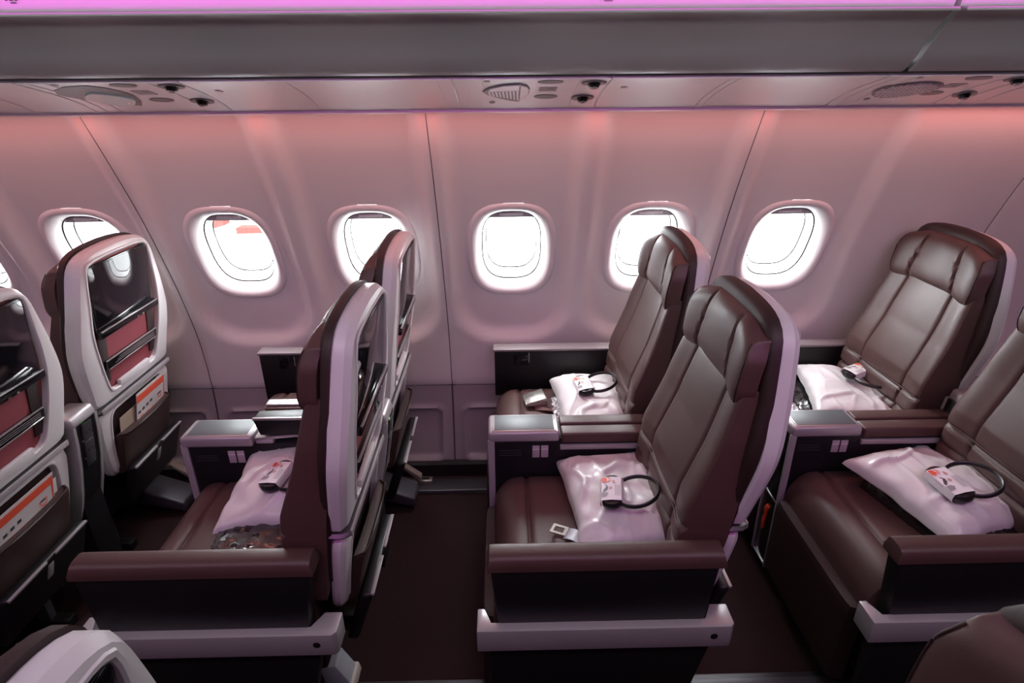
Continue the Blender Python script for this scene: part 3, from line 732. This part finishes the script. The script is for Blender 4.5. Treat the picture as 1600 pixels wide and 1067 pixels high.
def make_headphones(loc, rz, label, tilt=(0, 0), size=1.0):
    t = empty('headphones', loc, label, 'headphones', 'packed headphones on the pillows'); t.rotation_euler = (tilt[0], tilt[1], rz); t.scale = (size,) * 3
    # headband lies in the xy plane, cups at -x end
    pts = [(.066 + .062 * math.cos(a), .060 * math.sin(a), .012 + .006 * math.cos(a)) for a in [math.radians(d) for d in range(-142, 143, 12)]]
    tube('headband', 'hp_black', t, pts, .0045, 8, 1.5)
    for s in (-1, 1):
        L = [[(.0 + x, s * .042 + y, z) for x, y in oval_loop(0, 0, .027 * k, .020 * k, 20)] for k, z in ((.8, .0), (1, .006), (1, .016), (.8, .022))]
        bm = bmesh.new(); V = [[bm.verts.new(p) for p in l] for l in L]
        for A, B in zip(V, V[1:]):
            for k in range(20): bm.faces.new((A[k], A[(k+1) % 20], B[(k+1) % 20], B[k]))
        bm.faces.new(V[0][::-1]); bm.faces.new(V[-1]); finish(bm, 'ear_cup', 'hp_black', t, 50)
    # printed card sleeve round both cups
    prof = [(-.031, .002), (-.033, .012), (-.028, .0245), (.0, .0265), (.026, .0245), (.033, .012), (.031, .002)]
    F = [[(x, y, z) for y in (-.046, -.02, .0, .02, .046)] for x, z in prof]; B = [[(x * .97, y, z * .96 - .0002) for y in (-.046, -.02, .0, .02, .046)] for x, z in prof]
    s = grid_solid('card_sleeve', F, B, 'film_print', t, 50)
    def topz(x): return interp(x, [-.033, -.028, 0, .026, .033], [.012, .0245, .0265, .0245, .012]) + .0006
    def blob(P, m, nm):
        bm = bmesh.new(); V = [bm.verts.new((x, y, topz(x) + .0005)) for x, y in P]
        bm.faces.new(V); return finish(bm, nm, m, s, 0, False)
    blob([(-.030, .022), (-.022, .020), (-.012, .026), (-.006, .024), (-.002, .034), (-.008, .044), (-.030, .044)], 'pink_print', 'print_pink')
    blob([(-.027, .026), (-.018, .025), (-.012, .032), (-.016, .043), (-.027, .043)], 'red_print', 'print_red')
    blob([(.002, .020), (.007, .017), (.011, .022), (.008, .030), (.002, .031)], 'skin_print', 'print_figure')
    blob([(-.030, -.012), (-.022, -.014), (-.012, -.004), (-.010, .006), (-.016, .014), (-.030, .018)], 'dark_print', 'print_dark')
    blob([(-.008, -.004), (-.003, -.007), (.002, -.003), (.001, .004), (-.005, .006)], 'skin_print', 'print_figure')
    blob([(-.028, -.034), (-.014, -.032), (-.008, -.022), (-.014, -.016), (-.028, -.018)], 'grey_print', 'print_grey')
    for k in range(4):
        bm = bmesh.new(); x = .010 + k * .004
        bm.faces.new([bm.verts.new((xx, yy, topz(xx) + .0005)) for xx, yy in ((x, -.03), (x + .0012, -.03), (x + .0012, .012), (x, .012))]); finish(bm, 'print_line', 'grey_print', s, 0, False)
    return t
def make_blanket(loc, rz, a, b, h, seed, label, crinkle_end=True):
    t = empty('blanket_pack', loc, label, 'blanket', 'plastic wrapped blankets under the pillows'); t.rotation_euler = (0, 0, rz)
    us = edge_samples(34); F, B = [], []
    for v in us:
        fr = []
        for u in us:
            th = se(u, 5) * se(v, 5); q = Vector((u * 5 + seed, v * 5, seed * 2.0))
            z = h * th * (1 + .14 * noise.noise(q * 1.6)) + .005 * (1 - min(1, abs(noise.noise(q * 1.9)) * 6))
            fr.append((u * a + .006 * noise.noise(q * 3), v * b + .006 * noise.noise(q * 3 + Vector((9, 0, 0))), max(z, .001)))
        F.append(fr); B.append([(p[0], p[1], -.001) for p in fr])
    grid_solid('wrapped_blanket', F, B, 'blanket', t, 30)
    if not crinkle_end: return t
    # crumpled clear ends of the bag
    F = []
    for i in range(15):
        row = []
        for j in range(26):
            u = i / 14; v = j / 25 * 2 - 1; q = Vector((u * 6, v * 9, seed + 20))
            row.append((-a - .030 * u + .012 * noise.noise(q), v * b * .92, .006 + h * .8 * (1 - u * .6) * (1 - v ** 6) + .016 * noise.noise(q * 1.7) * (1 - .3 * u)))
        F.append([(x, y, max(z, .001)) for x, y, z in row])
    grid_solid('bag_end', F, [[(x, y, z - .0008) for x, y, z in r] for r in F], 'clear_plastic', t, 15)
    return t
SZ = .494
make_pillow((.302, 1.405, SZ + .025), math.radians(5), .160, .196, .062, 1.3, 'white wrapped pillow on the centre right aisle seat', (math.radians(4), 0))
make_headphones((.262, 1.338, SZ + .100), math.radians(-10), 'black headphones in printed sleeve on the centre right aisle seat pillow', (math.radians(5), math.radians(-8)), 1.0)
make_pillow((.310, 1.955, SZ + .03), math.radians(4), .150, .19, .066, 2.7, 'white wrapped pillow on the centre right window seat', (math.radians(6), 0))
make_headphones((.265, 1.975, SZ + .100), math.radians(8), 'black headphones in printed sleeve on the centre right window seat pillow', (math.radians(4), math.radians(-8)), 1.0)
make_blanket((.330, 1.92, SZ), 0, .150, .17, .040, 3, 'crinkled wrapped blanket under the centre right window seat pillow')
make_pillow((-.690, 1.468, SZ + .046), math.radians(2), .165, .168, .058, 4.1, 'white wrapped pillow half hidden behind the left aisle seat', (math.radians(6), 0))
make_headphones((-.700, 1.430, SZ + .108), math.radians(-12), 'black headphones in printed sleeve half hidden behind the left aisle seat', (math.radians(5), math.radians(-8)), 1.0)
make_blanket((-.665, 1.335, SZ), math.radians(90), .150, .17, .040, 5, 'dark crinkled wrapped blanket under the left pillow', False)
make_pillow((1.275, 1.965, SZ + .045), math.radians(-14), .160, .205, .060, 6.2, 'white wrapped pillow on the upper right window seat', (0, math.radians(8)))
make_headphones((1.325, 2.02, SZ + .118), math.radians(-62), 'black headphones in printed sleeve on the upper right window seat pillow', (0, math.radians(6)), 1.0)
make_blanket((1.235, 1.965, SZ), math.radians(-8), .165, .17, .045, 8, 'crinkled wrapped blanket under the upper right window seat pillow')
make_pillow((1.235, 1.395, SZ + .04), math.radians(18), .170, .185, .066, 7.7, 'white wrapped pillow on the aisle seat at the right edge', (math.radians(4), math.radians(4)))
make_headphones((1.205, 1.330, SZ + .110), math.radians(8), 'black headphones in printed sleeve on the right edge pillow', (math.radians(4), math.radians(-6)), 1.1)
make_blanket((1.250, 1.365, SZ), math.radians(14), .150, .16, .042, 9, 'dark wrapped blanket under the right edge pillow', False)

# seat belts
t = empty('seat_belt', (.085, 2.04, SZ), 'metal belt buckle with maroon strap on the centre right window seat', 'seat belt', 'seat belts left on the cushions'); t.rotation_euler = (0, 0, math.radians(12)); t.scale = (1.2, 1.2, 1.4)
hexa('buckle', 'buckle', t, [(-.040, -.030, .006), (-.040, -.030, .016), (-.036, .030, .006), (-.036, .030, .018), (.034, -.034, .004), (.030, -.034, .030), (.034, .030, .004), (.030, .030, .034)], .004)
hexa('buckle_slot', 'black', t, [(.0315, -.028, .010), (.029, -.028, .024), (.0315, .022, .010), (.029, .022, .027), (.0335, -.028, .010), (.032, -.028, .024), (.0335, .022, .010), (.032, .022, .027)], 0)
F = [[(-.01 + .014 * k, -.02 - .011 * k + w * .023 , .004 + .004 * math.sin(k * .9 + w)) for w in (-1, -.4, .4, 1)] for k in range(9)]
grid_solid('strap', F, [[(x, y, z - .002) for x, y, z in r] for r in F], 'belt', t, 60)
t = empty('seat_belt', (.118, 1.296, SZ), 'metal belt tongue beside the centre right aisle seat pillow', 'seat belt', 'seat belts left on the cushions'); t.rotation_euler = (0, 0, math.radians(-25))
bm = bmesh.new()
for q in ((-.030, -.022, -.018, .018), (.006, .016, -.018, .018), (-.022, .006, -.018, -.010), (-.022, .006, .010, .018)): add_box(bm, q[0], q[1], q[2], q[3], .012, .016, 0)
finish(bm, 'tongue', 'buckle', t)
F = [[(.012 + .012 * k, -.004 * k + w * .022, .010 + .012 * math.sin(k * .5)) for w in (-1, -.3, .3, 1)] for k in range(6)]
grid_solid('webbing', F, [[(x, y, z - .002) for x, y, z in r] for r in F], 'pale_grey', t, 60)

# ------------------------------------------------------------------ cards in the literature pockets
def card(seat, y0, y1, z0, z1, off, lean, label, name, catg, m, prints=True):
    sx, sy = seat.location.x, seat.location.y
    t = empty(name, (sx + xb(z0) + off, sy + (y0 + y1) / 2, z0), label, catg)
    hw = (y1 - y0) / 2; h = z1 - z0
    def X(z): return (xb(z0 + z) - xb(z0)) + lean * z / h
    def pl(nm, mm, a, b, c, d, th, par, o=0):
        return hexa(nm, mm, par, [(X(z) + o + s, y, z) for s in (0, th) for y in (a, b) for z in (c, d)], 0)
    c = pl('sheet', m, -hw, hw, 0, h, .002, t)
    if prints:
        pl('red_header', 'red_print', -hw * .98, hw * .98, h * .78, h * .94, .0006, c, .002)
        bm = bmesh.new(); cy, cz, R = hw * .60, h * .60, .016
        for k in range(24):
            a0, a1 = 2 * math.pi * k / 24, 2 * math.pi * (k + 1) / 24
            bm.faces.new([bm.verts.new((X(cz) + .0029, cy + r * math.cos(a), cz + r * math.sin(a))) for r, a in ((R, a0), (R, a1), (R * .78, a1), (R * .78, a0))])
        finish(bm, 'round_mark', 'red_print', c, 0, False)
        pl('bar_mark', 'dark_print', cy - .010, cy + .010, cz - .003, cz + .003, .0008, c, .002)
        for k in range(4): pl('pictogram', 'dark_print', -hw * .9 + k * .026, -hw * .9 + k * .026 + .014, h * .52 + .003 * k, h * .52 + .010 + .003 * k, .0007, c, .002)
        pl('side_rule', 'red_print', hw * .93, hw * .98, h * .1, h * .93, .0007, c, .002)
        for k in range(3): pl('pictogram', 'pink_print', -hw * .8 + k * .035, -hw * .8 + k * .035 + .022, h * .36, h * .46, .0007, c, .002)
    return t
card(SEAT[('W', 1)], -.045, .145, .455, .636, .008, .012, 'safety card with red header in the pocket of the left window seat', 'safety_card', 'card', 'paper')
card(SEAT[('W', 1)], -.135, .02, .43, .592, .003, .006, 'brown edged magazine beside the safety card of the left window seat', 'magazine', 'magazine', 'kraft', False)
card(SEAT[('A', 1)], -.12, .115, .455, .620, .008, .012, 'safety card with red header in the pocket at the left edge', 'safety_card', 'card', 'paper')
card(SEAT[('A', 1)], -.02, .138, .43, .585, .003, .006, 'plain pale leaflet behind the safety card at the left edge', 'leaflet', 'leaflet', 'paper', False)

# ------------------------------------------------------------------ floor fittings
t = empty('floor_track_cover', (0, 2.17, 0), 'dark metal seat track cover on the carpet along the sidewall', 'track cover')
box('cover', 'track', t, -2.9, 2.9, -.045, .045, 0, .014, .004)
box('cover_ridge', 'steel_grey', t, -2.9, 2.9, -.050, -.036, 0, .018, .004)
t = empty('floor_light_strip', (0, 1.195, 0), 'pale metal strip on the carpet at the bottom edge', 'floor strip')
box('strip', 'track', t, -2.9, 2.9, -.03, .03, 0, .010, .003)
box('strip_lens', 'steel_grey', t, -2.9, 2.9, -.012, .012, .0095, .012, .001)

# ------------------------------------------------------------------ outside
t = empty('jet_bridge', (-3.6, 8.0, -3.0), 'pale red structure outside the second window from the left', 'jet bridge')
box('beam', 'jet_red', t, .0, .98, -.1, .1, 2.85, 2.93, 0)
hexa('ramp', 'jet_red', t, [(-.62, -.1, 2.84), (-.62, -.1, 2.92), (-.62, .1, 2.84), (-.62, .1, 2.92), (-.15, -.1, 2.96), (-.15, -.1, 3.05), (-.15, .1, 2.96), (-.15, .1, 3.05)], 0)
box('post', 'jet_red', t, -.60, -.55, -.05, .05, 0.0, 2.85, 0)
tag(box('ground', 'apron', None, -60, 60, 2.7, 90, -3.3, -3.0, 0), 'bright concrete apron outside the windows', kind='structure')
